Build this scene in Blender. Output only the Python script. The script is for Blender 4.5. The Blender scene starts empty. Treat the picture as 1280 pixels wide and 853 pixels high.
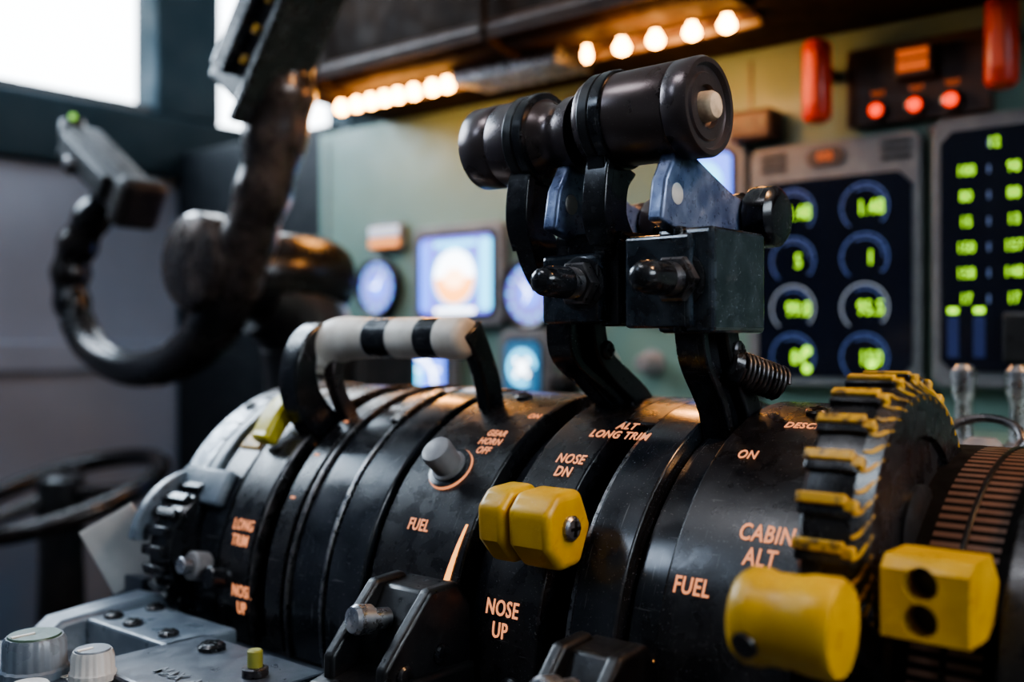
import bpy, bmesh, math, random
from mathutils import Vector, Matrix
random.seed(4)
sc = bpy.context.scene
COL = sc.collection
rad = math.radians

# ------------------------------------------------------------------ materials
MATS = {}
def pmat(name, c1, c2=None, rough=0.5, metal=0.0, nscale=60, bump=0.0, bscale=400,
         specks=0.0, coat=0.0, rvar=0.12, emis=None, estr=0.0, lo=0.42, hi=0.62, spec=0.5, scratch=0.0):
    if name in MATS: return MATS[name]
    m = bpy.data.materials.new(name); m.use_nodes = True
    nt = m.node_tree; N = nt.nodes; L = nt.links
    b = N['Principled BSDF']
    b.inputs['Metallic'].default_value = metal
    b.inputs['Specular IOR Level'].default_value = spec
    if coat: 
        b.inputs['Coat Weight'].default_value = coat
        b.inputs['Coat Roughness'].default_value = 0.15
    tc = N.new('ShaderNodeTexCoord')
    n1 = N.new('ShaderNodeTexNoise'); n1.inputs['Scale'].default_value = nscale
    n1.inputs['Detail'].default_value = 6
    L.new(tc.outputs['Object'], n1.inputs['Vector'])
    cr = N.new('ShaderNodeValToRGB')
    cr.color_ramp.elements[0].position = lo; cr.color_ramp.elements[1].position = hi
    cr.color_ramp.elements[0].color = (*c1, 1)
    cr.color_ramp.elements[1].color = (*(c2 or c1), 1)
    L.new(n1.outputs['Fac'], cr.inputs['Fac'])
    out = cr.outputs['Color']
    def addlayer(out, vec, scale, lo_, hi_, amt, detail=1):
        n2 = N.new('ShaderNodeTexNoise'); n2.inputs['Scale'].default_value = scale
        n2.inputs['Detail'].default_value = detail
        L.new(vec, n2.inputs['Vector'])
        r2 = N.new('ShaderNodeValToRGB')
        r2.color_ramp.elements[0].position = lo_; r2.color_ramp.elements[1].position = hi_
        r2.color_ramp.elements[0].color = (0,0,0,1)
        r2.color_ramp.elements[1].color = (amt,amt*0.98,amt*0.95,1)
        L.new(n2.outputs['Fac'], r2.inputs['Fac'])
        mx = N.new('ShaderNodeMixRGB'); mx.blend_type='ADD'; mx.inputs['Fac'].default_value=1
        L.new(out, mx.inputs['Color1']); L.new(r2.outputs['Color'], mx.inputs['Color2'])
        return mx.outputs['Color']
    if specks: out = addlayer(out, tc.outputs['Object'], 1300, 0.70, 0.76, specks)
    if scratch:
        mp = N.new('ShaderNodeMapping'); mp.inputs['Scale'].default_value=(1.0,0.035,0.035)
        mp.inputs['Rotation'].default_value=(0,0.0,0.05)
        L.new(tc.outputs['Object'], mp.inputs['Vector'])
        out = addlayer(out, mp.outputs['Vector'], 1500, 0.69, 0.74, scratch, 2)
        mp2 = N.new('ShaderNodeMapping'); mp2.inputs['Scale'].default_value=(0.06,0.5,1.0)
        mp2.inputs['Rotation'].default_value=(0.4,0.5,0.3)
        L.new(tc.outputs['Object'], mp2.inputs['Vector'])
        out = addlayer(out, mp2.outputs['Vector'], 900, 0.71, 0.75, scratch*0.8, 2)
    L.new(out, b.inputs['Base Color'])
    n3 = N.new('ShaderNodeTexNoise'); n3.inputs['Scale'].default_value = nscale*2.3
    n3.inputs['Detail'].default_value = 4
    L.new(tc.outputs['Object'], n3.inputs['Vector'])
    mr = N.new('ShaderNodeMapRange')
    mr.inputs['From Min'].default_value=0.3; mr.inputs['From Max'].default_value=0.7
    mr.inputs['To Min'].default_value=max(0.03,rough-rvar); mr.inputs['To Max'].default_value=min(1,rough+rvar)
    L.new(n3.outputs['Fac'], mr.inputs['Value']); L.new(mr.outputs['Result'], b.inputs['Roughness'])
    if bump:
        n4 = N.new('ShaderNodeTexNoise'); n4.inputs['Scale'].default_value = bscale
        n4.inputs['Detail'].default_value = 3
        L.new(tc.outputs['Object'], n4.inputs['Vector'])
        bp = N.new('ShaderNodeBump'); bp.inputs['Strength'].default_value = bump
        bp.inputs['Distance'].default_value = 0.0006
        L.new(n4.outputs['Fac'], bp.inputs['Height']); L.new(bp.outputs['Normal'], b.inputs['Normal'])
    if emis:
        b.inputs['Emission Color'].default_value = (*emis,1)
        b.inputs['Emission Strength'].default_value = estr
    MATS[name]=m
    return m

M_drum   = pmat('drum_black_paint',(0.008,0.008,0.010),(0.019,0.018,0.019),rough=0.28,nscale=45,bump=0.08,bscale=900,specks=0.14,rvar=0.09,scratch=0.07)
M_drumg  = pmat('drum_gloss_strip',(0.011,0.013,0.017),(0.026,0.029,0.035),rough=0.20,nscale=30,specks=0.10,rvar=0.07,scratch=0.08)
M_slot   = pmat('slot_dark',(0.003,0.003,0.003),(0.006,0.005,0.005),rough=0.7,spec=0.2)
M_edge   = pmat('edge_bare_metal',(0.16,0.16,0.17),(0.38,0.37,0.36),rough=0.3,metal=0.9,nscale=150)
M_black  = pmat('black_enamel',(0.007,0.008,0.010),(0.017,0.018,0.021),rough=0.22,nscale=70,bump=0.03,specks=0.06,rvar=0.08,scratch=0.05)
M_house  = pmat('housing_black_gloss',(0.010,0.014,0.020),(0.028,0.038,0.048),rough=0.15,nscale=120,bump=0.05,bscale=500,specks=0.06,coat=0.5,rvar=0.08,scratch=0.05)
M_blackm = pmat('matte_black',(0.006,0.006,0.007),(0.013,0.013,0.014),rough=0.38,nscale=90,bump=0.12,specks=0.05)
M_knob   = pmat('gunmetal_knob',(0.095,0.078,0.080),(0.120,0.098,0.096),rough=0.29,metal=0.72,nscale=25,bump=0.02,bscale=900,rvar=0.03,lo=0.3,hi=0.75,specks=0.06)
M_blade  = pmat('worn_blue_steel',(0.070,0.095,0.18),(0.17,0.21,0.32),rough=0.33,metal=0.4,nscale=130,bump=0.15,lo=0.42,hi=0.66,scratch=0.12)
M_steel  = pmat('brushed_steel',(0.30,0.31,0.33),(0.5,0.5,0.52),rough=0.3,metal=0.9,nscale=120)
M_dsteel = pmat('dark_steel',(0.06,0.06,0.065),(0.14,0.13,0.13),rough=0.33,metal=0.8,nscale=120)
M_yel    = pmat('yellow_plastic',(0.56,0.330,0.016),(0.44,0.245,0.012),rough=0.38,nscale=70,bump=0.08,lo=0.42,hi=0.72,specks=0.08)
M_yeld   = pmat('yellow_worn',(0.56,0.31,0.02),(0.10,0.06,0.02),rough=0.45,nscale=260,lo=0.50,hi=0.66)
M_white  = pmat('aged_white',(0.76,0.73,0.66),(0.58,0.54,0.47),rough=0.42,nscale=60)
M_kw     = pmat('knob_pale',(0.42,0.43,0.42),(0.5,0.5,0.48),rough=0.4)
M_beige  = pmat('beige_button',(0.62,0.48,0.33),(0.42,0.31,0.21),rough=0.45,nscale=200)
M_grey   = pmat('grey_plastic',(0.17,0.16,0.165),(0.23,0.215,0.21),rough=0.5,nscale=80)
M_pgrey  = pmat('pedestal_grey_paint',(0.045,0.057,0.075),(0.078,0.092,0.112),rough=0.38,nscale=40,bump=0.1,specks=0.08)
M_lgrey  = pmat('light_grey_paint',(0.11,0.135,0.165),(0.19,0.22,0.25),rough=0.34,nscale=40,bump=0.1)
M_scale  = pmat('cheek_scale_worn',(0.09,0.105,0.125),(0.30,0.32,0.33),rough=0.28,metal=0.3,nscale=80,lo=0.45,hi=0.6)
M_green  = pmat('panel_green_paint',(0.110,0.190,0.160),(0.130,0.215,0.180),rough=0.5,nscale=12)
M_dpanel = pmat('panel_dark',(0.007,0.010,0.013),(0.012,0.015,0.018),rough=0.6,spec=0.25)
M_bezel  = pmat('bezel_grey',(0.105,0.11,0.12),(0.14,0.145,0.15),rough=0.5)
M_glass  = pmat('display_glass',(0.003,0.005,0.014),rough=0.14,rvar=0.03)
M_brown  = pmat('dark_brown_panel',(0.035,0.016,0.010),(0.05,0.024,0.014),rough=0.5)
M_glare  = pmat('glareshield_vinyl',(0.014,0.008,0.005),(0.026,0.015,0.009),rough=0.8,nscale=30,bump=0.3,bscale=200,spec=0.12)
M_red    = pmat('red_handle',(0.55,0.035,0.012),(0.42,0.025,0.01),rough=0.4)
M_wall   = pmat('sidewall_grey',(0.165,0.205,0.275),(0.20,0.240,0.315),rough=0.7,nscale=5)
M_frame  = pmat('window_frame_slate',(0.008,0.020,0.028),(0.013,0.027,0.036),rough=0.7,nscale=9,spec=0.15)
M_floor  = pmat('floor_carpet',(0.05,0.045,0.04),(0.08,0.07,0.06),rough=0.9,nscale=90,bump=0.4)
M_ceil   = pmat('ceiling_liner',(0.20,0.205,0.20),(0.25,0.25,0.245),rough=0.8,nscale=8)
M_yoke   = pmat('yoke_black_warm_sheen',(0.012,0.012,0.013),(0.055,0.042,0.036),rough=0.24,metal=0.35,nscale=18,lo=0.44,hi=0.78,bump=0.04,bscale=250,rvar=0.06)  # brown tone puts warm light reflected on the black into the colour
M_yokeb  = pmat('yoke_worn_bronze',(0.035,0.028,0.026),(0.15,0.11,0.09),rough=0.27,metal=0.5,nscale=34,lo=0.44,hi=0.74,bump=0.08,bscale=250,rvar=0.08)
M_grip   = pmat('grip_dark_plastic',(0.014,0.012,0.012),(0.028,0.024,0.022),rough=0.5,spec=0.3)
M_rust   = pmat('brown_disc',(0.16,0.090,0.065),(0.22,0.125,0.09),rough=0.42)
def emat(name,col,s):
    return pmat(name,tuple(c*0.3 for c in col),rough=0.6,emis=col,estr=s)
E_label = emat('label_backlit_orange',(1.0,0.38,0.18),0.95)
E_slit  = emat('slot_glow',(1.0,0.42,0.12),2.0)
E_lamp  = emat('filament_warm',(1.0,0.45,0.11),50)
E_green = emat('digit_green',(0.46,1.0,0.04),2.4)
E_ring  = emat('gauge_ring_blue',(0.22,0.36,1.0),0.20)
E_ringw = emat('gauge_ring_white',(0.7,0.8,0.95),0.42)
E_ringd = emat('gauge_ring_dim',(0.35,0.5,0.95),0.12)
E_red   = emat('lamp_red',(1.0,0.05,0.008),2.4)
E_orng  = emat('annunciator_orange',(1.0,0.20,0.04),0.50)
E_blue  = emat('screen_blue',(0.10,0.22,1.0),2.8)
E_viol  = emat('screen_violet',(0.20,0.20,0.95),1.6)
E_cyan  = emat('screen_cyan',(0.12,0.65,1.0),3.4)
E_wht   = emat('screen_white',(0.80,0.90,1.0),6.5)
E_org2  = emat('screen_orange',(1.0,0.36,0.08),4.5)
E_grnsw = emat('led_green',(0.4,1.0,0.1),0.8)

# ------------------------------------------------------------------ mesh tools
def empty(name):
    o = bpy.data.objects.new(name,None); o.empty_display_size=0.02
    COL.objects.link(o); return o
def mkobj(name, verts, faces, mat, parent=None, bevel=0, seg=2, smooth=True, ang=35):
    me = bpy.data.meshes.new(name); me.from_pydata([tuple(v) for v in verts],[],faces)
    bm = bmesh.new(); bm.from_mesh(me); bmesh.ops.recalc_face_normals(bm,faces=bm.faces); bm.to_mesh(me); bm.free()
    me.materials.append(mat)
    if smooth:
        me.shade_smooth(); me.set_sharp_from_angle(angle=rad(ang))
    o = bpy.data.objects.new(name,me); COL.objects.link(o)
    if parent: o.parent=parent
    if bevel:
        md=o.modifiers.new('Bevel','BEVEL'); md.width=bevel; md.segments=seg; md.limit_method='ANGLE'; md.angle_limit=rad(40)
        md.harden_normals=False
    return o
def box(name, lo, hi, mat, parent=None, bevel=0.0, seg=2, rot=None, pivot=None):
    x0,y0,z0=lo; x1,y1,z1=hi
    v=[Vector(p) for p in [(x0,y0,z0),(x1,y0,z0),(x1,y1,z0),(x0,y1,z0),(x0,y0,z1),(x1,y0,z1),(x1,y1,z1),(x0,y1,z1)]]
    if rot is not None:
        c = Vector(pivot) if pivot else sum(v,Vector())/8
        v=[c+rot@(p-c) for p in v]
    f=[(0,1,2,3),(4,5,6,7),(0,1,5,4),(1,2,6,5),(2,3,7,6),(3,0,4,7)]
    return mkobj(name,v,f,mat,parent,bevel,seg,smooth=False)
def frame_from(d):
    d=Vector(d).normalized(); a=Vector((0,0,1)) if abs(d.z)<0.9 else Vector((0,1,0))
    u=d.cross(a).normalized(); w=d.cross(u).normalized(); return d,u,w
def lathe(name, p0, axis, prof, mat, parent=None, n=48, ang=30, noise=None):
    d,u,w=frame_from(axis); p0=Vector(p0); V=[];F=[]
    for t,r in prof:
        for i in range(n):
            a=2*math.pi*i/n; rr=max(r,1e-5)
            if noise: rr*=noise(i,n)
            V.append(p0+d*t+u*math.cos(a)*rr+w*math.sin(a)*rr)
    for j in range(len(prof)-1):
        for i in range(n):
            k=(i+1)%n; F.append((j*n+i,j*n+k,(j+1)*n+k,(j+1)*n+i))
    F.append(tuple(range(n))); F.append(tuple((len(prof)-1)*n+i for i in range(n)))
    return mkobj(name,V,F,mat,parent,ang=ang)
def cyl(name,p0,p1,r,mat,parent=None,n=32,ch=0.0,r2=None):
    p0=Vector(p0);p1=Vector(p1);L=(p1-p0).length; r2=r if r2 is None else r2
    pr=[(0,r-ch),(ch,r),(L-ch,r2),(L,r2-ch)] if ch else [(0,r),(L,r2)]
    return lathe(name,p0,p1-p0,pr,mat,parent,n)
def catmull(P,sub=8):
    P=[Vector(p) for p in P]; out=[]
    for i in range(len(P)-1):
        a=P[max(i-1,0)];b=P[i];c=P[i+1];d=P[min(i+2,len(P)-1)]
        for s in range(sub):
            t=s/sub
            out.append(0.5*((2*b)+(c-a)*t+(2*a-5*b+4*c-d)*t*t+(3*b-a-3*c+d)*t**3))
    out.append(P[-1]); return out
def tube(name,pts,radii,mat,parent=None,n=16,sub=8,flat=1.0,rmod=None):
    Q=catmull([(*p,) for p in pts],sub)
    R=catmull([(r,0,0) for r in radii],sub)
    V=[];F=[]; prev=None
    for i,q in enumerate(Q):
        t=(Q[min(i+1,len(Q)-1)]-Q[max(i-1,0)]).normalized()
        if prev is None: _,u,_w=frame_from(t)
        else: u=(prev-t*prev.dot(t)).normalized()
        w=t.cross(u); prev=u; r=R[i].x
        if rmod: r*=rmod(i)
        for k in range(n):
            a=2*math.pi*k/n; V.append(q+u*math.cos(a)*r+w*math.sin(a)*r*flat)
    m=len(Q)
    for j in range(m-1):
        for i in range(n):
            k=(i+1)%n; F.append((j*n+i,j*n+k,(j+1)*n+k,(j+1)*n+i))
    F.append(tuple(range(n)));F.append(tuple((m-1)*n+i for i in range(n)))
    return mkobj(name,V,F,mat,parent,ang=60)
def prism(name,poly,x0,x1,mat,parent=None,bevel=0,seg=2,ang=35):
    n=len(poly); V=[(x0,y,z) for y,z in poly]+[(x1,y,z) for y,z in poly]
    F=[tuple(range(n)),tuple(range(n,2*n))]+[(i,(i+1)%n,n+(i+1)%n,n+i) for i in range(n)]
    return mkobj(name,V,F,mat,parent,bevel,seg,ang=ang)
def ribbon(name,pts,hw,x0,x1,mat,parent=None,bevel=0.0008,sub=6):
    Q=catmull([(0,p[0],p[1]) for p in pts],sub); H=catmull([(h,0,0) for h in hw],sub)
    A=[];B=[]
    for i,q in enumerate(Q):
        t=(Q[min(i+1,len(Q)-1)]-Q[max(i-1,0)]).normalized(); nn=Vector((0,-t.z,t.y))
        A.append(q+nn*H[i].x);B.append(q-nn*H[i].x)
    poly=[(p.y,p.z) for p in A]+[(p.y,p.z) for p in reversed(B)]
    return prism(name,poly,x0,x1,mat,parent,bevel)
YC,ZC,R=0.416,-0.130,0.104
def dp(a,r=R): return (YC-r*math.cos(rad(a)), ZC+r*math.sin(rad(a)))
def arcstrip(name,x0,x1,r,a0,a1,mat,parent,depth=0.008,bevel=0.0012,cy=YC,cz=ZC):
    n=max(6,int(abs(a1-a0)/2.5))
    o=[(cy-r*math.cos(rad(a0+(a1-a0)*i/n)),cz+r*math.sin(rad(a0+(a1-a0)*i/n))) for i in range(n+1)]
    q=[(cy-(r-depth)*math.cos(rad(a0+(a1-a0)*i/n)),cz+(r-depth)*math.sin(rad(a0+(a1-a0)*i/n))) for i in range(n,-1,-1)]
    return prism(name,o+q,x0,x1,mat,parent,bevel,2)
def textmesh(body,size,align='CENTER',bold=0.012,sx=0.8,gap=0.85):
    c=bpy.data.curves.new('t','FONT'); c.body=body; c.size=size; c.align_x=align; c.align_y='CENTER'
    c.offset=bold*size; c.resolution_u=3; c.space_line=gap; c.extrude=size*0.02; c.space_character=1.08
    o=bpy.data.objects.new('t',c); COL.objects.link(o)
    dg=bpy.context.evaluated_depsgraph_get(); dg.update()
    me=bpy.data.meshes.new_from_object(o.evaluated_get(dg))
    bpy.data.objects.remove(o); 
    for v in me.vertices: v.co.x*=sx
    return me
def drumtext(name,body,x,a,size,parent,mat=None,r=R,**k):
    k.setdefault('sx',0.72); k.setdefault('gap',0.98)
    me=textmesh(body,size,**k)
    for v in me.vertices:
        tx,ty,tz=v.co; aa=a+math.degrees(ty/r)
        y,z=dp(aa,r+0.0003+tz); v.co=(x+tx,y,z)
    me.materials.clear(); me.materials.append(mat or E_label)
    o=bpy.data.objects.new(name,me); COL.objects.link(o); o.parent=parent; return o
def walltext(name,body,x,y,z,size,parent,mat,**k):
    me=textmesh(body,size,**k)
    for v in me.vertices:
        tx,ty,tz=v.co; v.co=(x+tx,y-tz-0.0004,z+ty)
    me.materials.clear(); me.materials.append(mat)
    o=bpy.data.objects.new(name,me); COL.objects.link(o); o.parent=parent; return o
def floortext(name,body,x,y,z,size,parent,mat,**k):
    me=textmesh(body,size,**k)
    for v in me.vertices:
        tx,ty,tz=v.co; v.co=(x+tx,y+ty,z+tz+0.0003)
    me.materials.clear(); me.materials.append(mat)
    o=bpy.data.objects.new(name,me); COL.objects.link(o); o.parent=parent; return o
def screw(name,p,nrm,r,parent,mat=None):
    mat=mat or M_dsteel
    d,u,w=frame_from(nrm); p=Vector(p)
    g=lathe(name,p-d*0.0005,d,[(0,r),(r*0.35,r),(r*0.55,r*0.8),(r*0.6,r*0.55)],mat,parent,n=24)
    for k,(a,b) in enumerate(((u,w),(w,u))):
        q=p+d*(r*0.6)
        h=r*0.62; t=r*0.13; V=[]
        for s in (0,1):
            for sa,sb in ((-1,-1),(1,-1),(1,1),(-1,1)): V.append(q+a*h*sa+b*t*sb+d*(s*0.0002-0.0003))
        mkobj(name+'_slot',V,[(0,1,2,3),(4,5,6,7),(0,1,5,4),(1,2,6,5),(2,3,7,6),(3,0,4,7)],M_slot,parent,smooth=False)
    return g
def dscrew(name,x,a,r,parent,rr=R):
    y,z=dp(a,rr); screw(name,(x,y,z),(0,-math.cos(rad(a)),math.sin(rad(a))),r,parent,M_blackm)

# ------------------------------------------------------------------ quadrant
Q=empty('throttle_quadrant')
arcstrip('inner_core',-0.505,0.02,R-0.014,-12,165,M_slot,Q,depth=0.05,bevel=0)
for i,(a,b,m,r) in enumerate([
  (-0.198,-0.147,M_drum,R),(-0.2355,-0.215,M_drumg,R),(-0.2795,-0.2505,M_drum,R),
  (-0.347,-0.2945,M_drum,R),(-0.374,-0.351,M_drumg,R+0.001),(-0.400,-0.3775,M_drumg,R),
  (-0.422,-0.409,M_drum,R-0.001),(-0.460,-0.434,M_drum,R),(-0.086,0.02,M_drum,R)]):
    arcstrip('quadrant_strip_%d'%(i+1),a,b,r,-12,150,m,Q,depth=0.014,bevel=0.0009)
arcstrip('quadrant_bridge',-0.2515,-0.234,R,66,150,M_drum,Q,depth=0.014)
arcstrip('slot_rail',-0.2385,-0.2365,R-0.002,-12,66,M_edge,Q,depth=0.006,bevel=0.0003)
arcstrip('slot_rail_2',-0.3775,-0.3755,R+0.0015,-12,140,M_edge,Q,depth=0.004,bevel=0.0004)
arcstrip('slot_rail_3',-0.403,-0.4005,R+0.002,-12,150,M_dsteel,Q,depth=0.006,bevel=0.0006)
arcstrip('slot_rail_4',-0.432,-0.4305,R+0.001,-12,150,M_dsteel,Q,depth=0.006,bevel=0.0006)
arcstrip('strip_glow_1',-0.2006,-0.1985,R-0.002,3,9,E_slit,Q,depth=0.004,bevel=0)
arcstrip('strip_glow_2',-0.4335,-0.4325,R-0.003,50,66,E_slit,Q,depth=0.003,bevel=0)
arcstrip('indicator_glow',-0.4635,-0.4615,R-0.004,42,52,E_slit,Q,depth=0.003,bevel=0)
arcstrip('slot_cover_right',-0.213,-0.201,R-0.006,-12,150,M_drumg,Q,depth=0.002,bevel=0.0003)
arcstrip('slot_cover_left',-0.292,-0.282,R-0.009,-12,150,M_drumg,Q,depth=0.002,bevel=0.0003)
arcstrip('slot_follower',-0.382,-0.3755,R+0.003,58,78,M_edge,Q,depth=0.003,bevel=0.0006)
V=[]
for i in range(11):
    t=i/10; a=9+21*t; w=0.0048*(1-0.72*t)
    y,z=dp(a,R+0.0004); V+= [(-0.3025-w/2+0.0045*t,y,z),(-0.3025+w/2+0.0045*t,y,z)]
mkobj('fuel_light_streak',V,[(2*i,2*i+1,2*i+3,2*i+2) for i in range(10)],E_slit,Q)  # streak of orange light on the strip, modelled as a glowing wedge
# left cheek
arcstrip('left_cheek',-0.516,-0.497,R,30,150,M_scale,Q,depth=0.012)
arcstrip('left_cheek_inner',-0.495,-0.487,R+0.001,30,150,M_lgrey,Q,depth=0.012)
arcstrip('left_scale',-0.485,-0.464,R-0.002,-12,150,M_drumg,Q)
arcstrip('cheek_cover',-0.514,-0.470,R+0.003,24,35,M_lgrey,Q,depth=0.006,bevel=0.002)
prism('left_side_plate',[dp(a,R-0.003) for a in range(-6,160,6)]+[(YC+0.09,-0.17),(YC-0.09,-0.17)],-0.518,-0.514,M_pgrey,Q,0.001)
arcstrip('indicator_window',-0.483,-0.466,R-0.0005,44,58,M_yeld,Q,depth=0.003)
arcstrip('indicator_window_2',-0.483,-0.466,R-0.0005,62,80,M_scale,Q,depth=0.003)
for a in range(46,130,7):
    arcstrip('scale_mark',-0.503,-0.4975,R+0.0004,a,a+0.8,M_blackm,Q,depth=0.001,bevel=0)
for x,a,r in [(-0.325,79,0.0042),(-0.172,77,0.0044),(-0.450,5,0.004),(-0.507,62,0.0036),(-0.507,92,0.0036),(-0.262,-4,0.0055),(-0.075,30,0.0045),(-0.070,58,0.0045)]:
    dscrew('strip_screw',x,a,r,Q)
T=[('label_cabin_alt','CABIN\nALT',-0.1640,34.5,0.0092),('label_fuel','FUEL',-0.187,24.5,0.0088),
('label_on','ON',-0.1845,56.5,0.0068),('label_descent','DESCENT',-0.168,69,0.0066),('label_on_2','ON',-0.175,79,0.0055),
('label_alt_trim','ALT\nLONG TRIM',-0.2465,62,0.0072),('label_nose_dn','NOSE\nDN',-0.2612,48.5,0.0074),
('label_nose_up','NOSE\nUP',-0.2690,10.5,0.0088),('label_fuel_2','FUEL',-0.3255,28.0,0.0076),
('label_horn','GEAR\nHORN\nOFF',-0.3105,54,0.0060),('label_on_3','ON',-0.300,66,0.0058),
('label_long_trim','LONG\nTRIM',-0.4455,18,0.0080),('label_nose_up_2','NOSE\nUP',-0.4385,0,0.0084),('label_flap','FLAP',-0.075,8,0.007)]
for n_,b_,x_,a_,s_ in T: drumtext(n_,b_,x_,a_,s_,Q)
for a in (30,44,58):
    arcstrip('trim_tick',-0.4185,-0.4155,R-0.001+0.0003,a,a+0.6,E_label,Q,depth=0.001,bevel=0)

K=empty('horn_cutoff_knob')
ky,kz=dp(44); kn=Vector((0,-math.cos(rad(44)),math.sin(rad(44)))); kp=Vector((-0.322,ky,kz))
lathe('ring_glow',kp-kn*0.001,kn,[(0,0.0112),(0.0018,0.0112),(0.0018,0.0108)],E_label,K)
lathe('ring_base',kp-kn*0.001,kn,[(0,0.0108),(0.0026,0.0108),(0.003,0.009)],M_drumg,K)
lathe('knob_body',kp,kn,[(0,0.0085),(0.003,0.0082),(0.0035,0.0068),(0.013,0.0074),(0.0145,0.0068),(0.015,0.005)],M_grey,K)

# ------------------------------------------------------------------ pedestal
P=empty('center_pedestal')
box('pedestal_body',(-0.510,0.02,-1.0),(0.05,0.78,-0.225),M_pgrey,P,0.004)
box('pedestal_deck',(-0.516,0.02,-0.225),(0.05,0.318,-0.153),M_pgrey,P,0.003)
box('forward_deck',(-0.510,0.525,-0.225),(0.05,0.780,-0.062),M_green,P,0.004)
box('deck_panel_left',(-0.500,0.262,-0.153),(-0.425,0.300,-0.139),M_lgrey,P,0.0015)
box('deck_panel_mid',(-0.43,0.225,-0.153),(-0.340,0.285,-0.139),M_pgrey,P,0.0015)
box('deck_panel_aft',(-0.50,0.06,-0.153),(-0.32,0.222,-0.141),M_pgrey,P,0.0015)
box('deck_panel_right',(-0.32,0.06,-0.153),(0.03,0.225,-0.141),M_blackm,P,0.0015)
prism('corner_shell',[(0.235,-0.175),(0.235,-0.150),(0.25,-0.138),(0.300,-0.134),(0.318,-0.14),(0.318,-0.175)],-0.518,-0.498,M_lgrey,P,0.003,3)
for p in [(-0.490,0.272),(-0.488,0.294),(-0.470,0.271),(-0.440,0.272)]:
    screw('deck_screw',(p[0],p[1],-0.139),(0,0,1),0.0048,P,M_black)
screw('deck_screw',(-0.405,0.272,-0.139),(0,0,1),0.0062,P,M_black)
floortext('deck_label','MAX  AND',-0.375,0.240,-0.1387,0.010,P,M_lgrey)
floortext('deck_label_2','STBY ON',-0.418,0.214,-0.1407,0.008,P,M_white)
cyl('guarded_pin',(-0.359,0.262,-0.139),(-0.359,0.262,-0.128),0.0032,pmat('olive_pin',(0.25,0.26,0.05),rough=0.4),P,ch=0.0006)
cyl('guarded_pin_base',(-0.359,0.262,-0.139),(-0.359,0.262,-0.135),0.0055,M_dsteel,P,ch=0.0006)
def deck_knob(nm,x,y,r,h,body,top):
    g=empty(nm)
    lathe('knob_skirt',(x,y,-0.141),(0,0,1),[(0,r*1.0),(0.003,r*1.0),(0.004,r*0.93),(h-0.002,r*0.9),(h,r*0.82)],body,g,
          n=72,noise=lambda i,n: 1.0 if i%4<2 else 0.965)
    lathe('knob_cap',(x,y,-0.141+h-0.0004),(0,0,1),[(0,r*0.78),(0.0012,r*0.74)],top,g)
    box('knob_index',(x-0.0007,y-r*0.7,-0.141+h+0.0006),(x+0.0007,y,-0.141+h+0.0013),M_white,g)
deck_knob('radio_tuning_knob',-0.437,0.207,0.0140,0.0165,M_lgrey,pmat('knob_cap_green',(0.04,0.08,0.05),rough=0.4))
deck_knob('radio_tuning_knob',-0.413,0.220,0.0095,0.012,M_kw,M_lgrey)
deck_knob('radio_tuning_knob',-0.41,0.192,0.0095,0.005,M_kw,M_kw)

S=empty('longitudinal_trim_indicator')
y,z=dp(7,R); cyl('stud',(-0.470,y,z),(-0.470,y-0.010,z+0.002),0.0075,M_grey,S,ch=0.001)
cyl('stud_tip',(-0.470,y-0.010,z+0.002),(-0.470,y-0.016,z+0.003),0.0042,M_steel,S,ch=0.0006)
y,z=dp(5,R); cyl('black_stud',(-0.4545,y,z),(-0.4545,y-0.010,z+0.002),0.0056,M_black,S,ch=0.001)

def trim_wheel(cx0,cx1,cy,cz,r):
    g=empty('trim_wheel')
    w=cx1-cx0
    lathe('wheel_rim',(cx0,cy,cz),(1,0,0),[(0,r*0.30),(0,r*0.90),(w*0.12,r*0.955),(w*0.5,r*0.965),(w*0.80,r*0.955),(w,r*0.87),(w,r*0.62),(w-0.002,r*0.60),(w-0.002,r*0.30)],M_drum,g,n=96)
    lathe('wheel_hub',(cx0-0.001,cy,cz),(1,0,0),[(0,r*0.32),(w+0.0005,r*0.32),(w+0.002,r*0.26)],M_blackm,g)
    nT=24
    for i in range(nT):
        a=360*i/nT+4
        arcstrip('grip_rib',cx0+w*0.02,cx0+w*0.74,r*1.01,a-1.9,a+1.9,M_yeld,g,depth=r*0.07,bevel=0.0010,cy=cy,cz=cz)
        arcstrip('grip_rib_end',cx0+w*0.70,cx0+w*0.88,r*0.993,a-3.6,a+0.6,M_yeld,g,depth=r*0.07,bevel=0.0008,cy=cy,cz=cz)
        arcstrip('grip_rib_seat',cx0+w*0.04,cx0+w*0.80,r*0.992,a-5.4,a-1.6,M_black,g,depth=r*0.06,bevel=0.0008,cy=cy,cz=cz)
    # moulded curved teeth wrapping over the right shoulder
    for i in range(48):
        a0=360*i/48
        P=[]
        for s in range(5):
            t=s/4; aa=rad(a0+t*t*9)
            xx=cx0+w*(0.82+0.185*t); r0=r*(0.955-0.095*t-0.02*max(0,t-0.75)*4)
            P.append((xx,cy-r0*math.cos(aa),cz+r0*math.sin(aa)))
        tube('edge_tooth',P,[0.00055,0.0007,0.0007,0.0006,0.0003],M_yeld if i%5 else M_yel,g,n=6,sub=2)
    return g
trim_wheel(-0.1430,-0.1205,0.362,-0.067,0.056)
g=empty('trim_wheel')
wy,wz,wr=0.334,-0.113,0.036
lathe('wheel_body',(-0.5065,wy,wz),(1,0,0),[(0,0.01),(0,wr*0.9),(0.003,wr*0.95),(0.018,wr*0.95),(0.0205,wr*0.9),(0.0205,0.01)],M_black,g,n=64)
for i in range(22):
    a=360/22*i
    arcstrip('tooth',-0.506,-0.487,wr*1.05,a,a+8.5,M_black,g,depth=0.006,bevel=0.0008,cy=wy,cz=wz)
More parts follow.
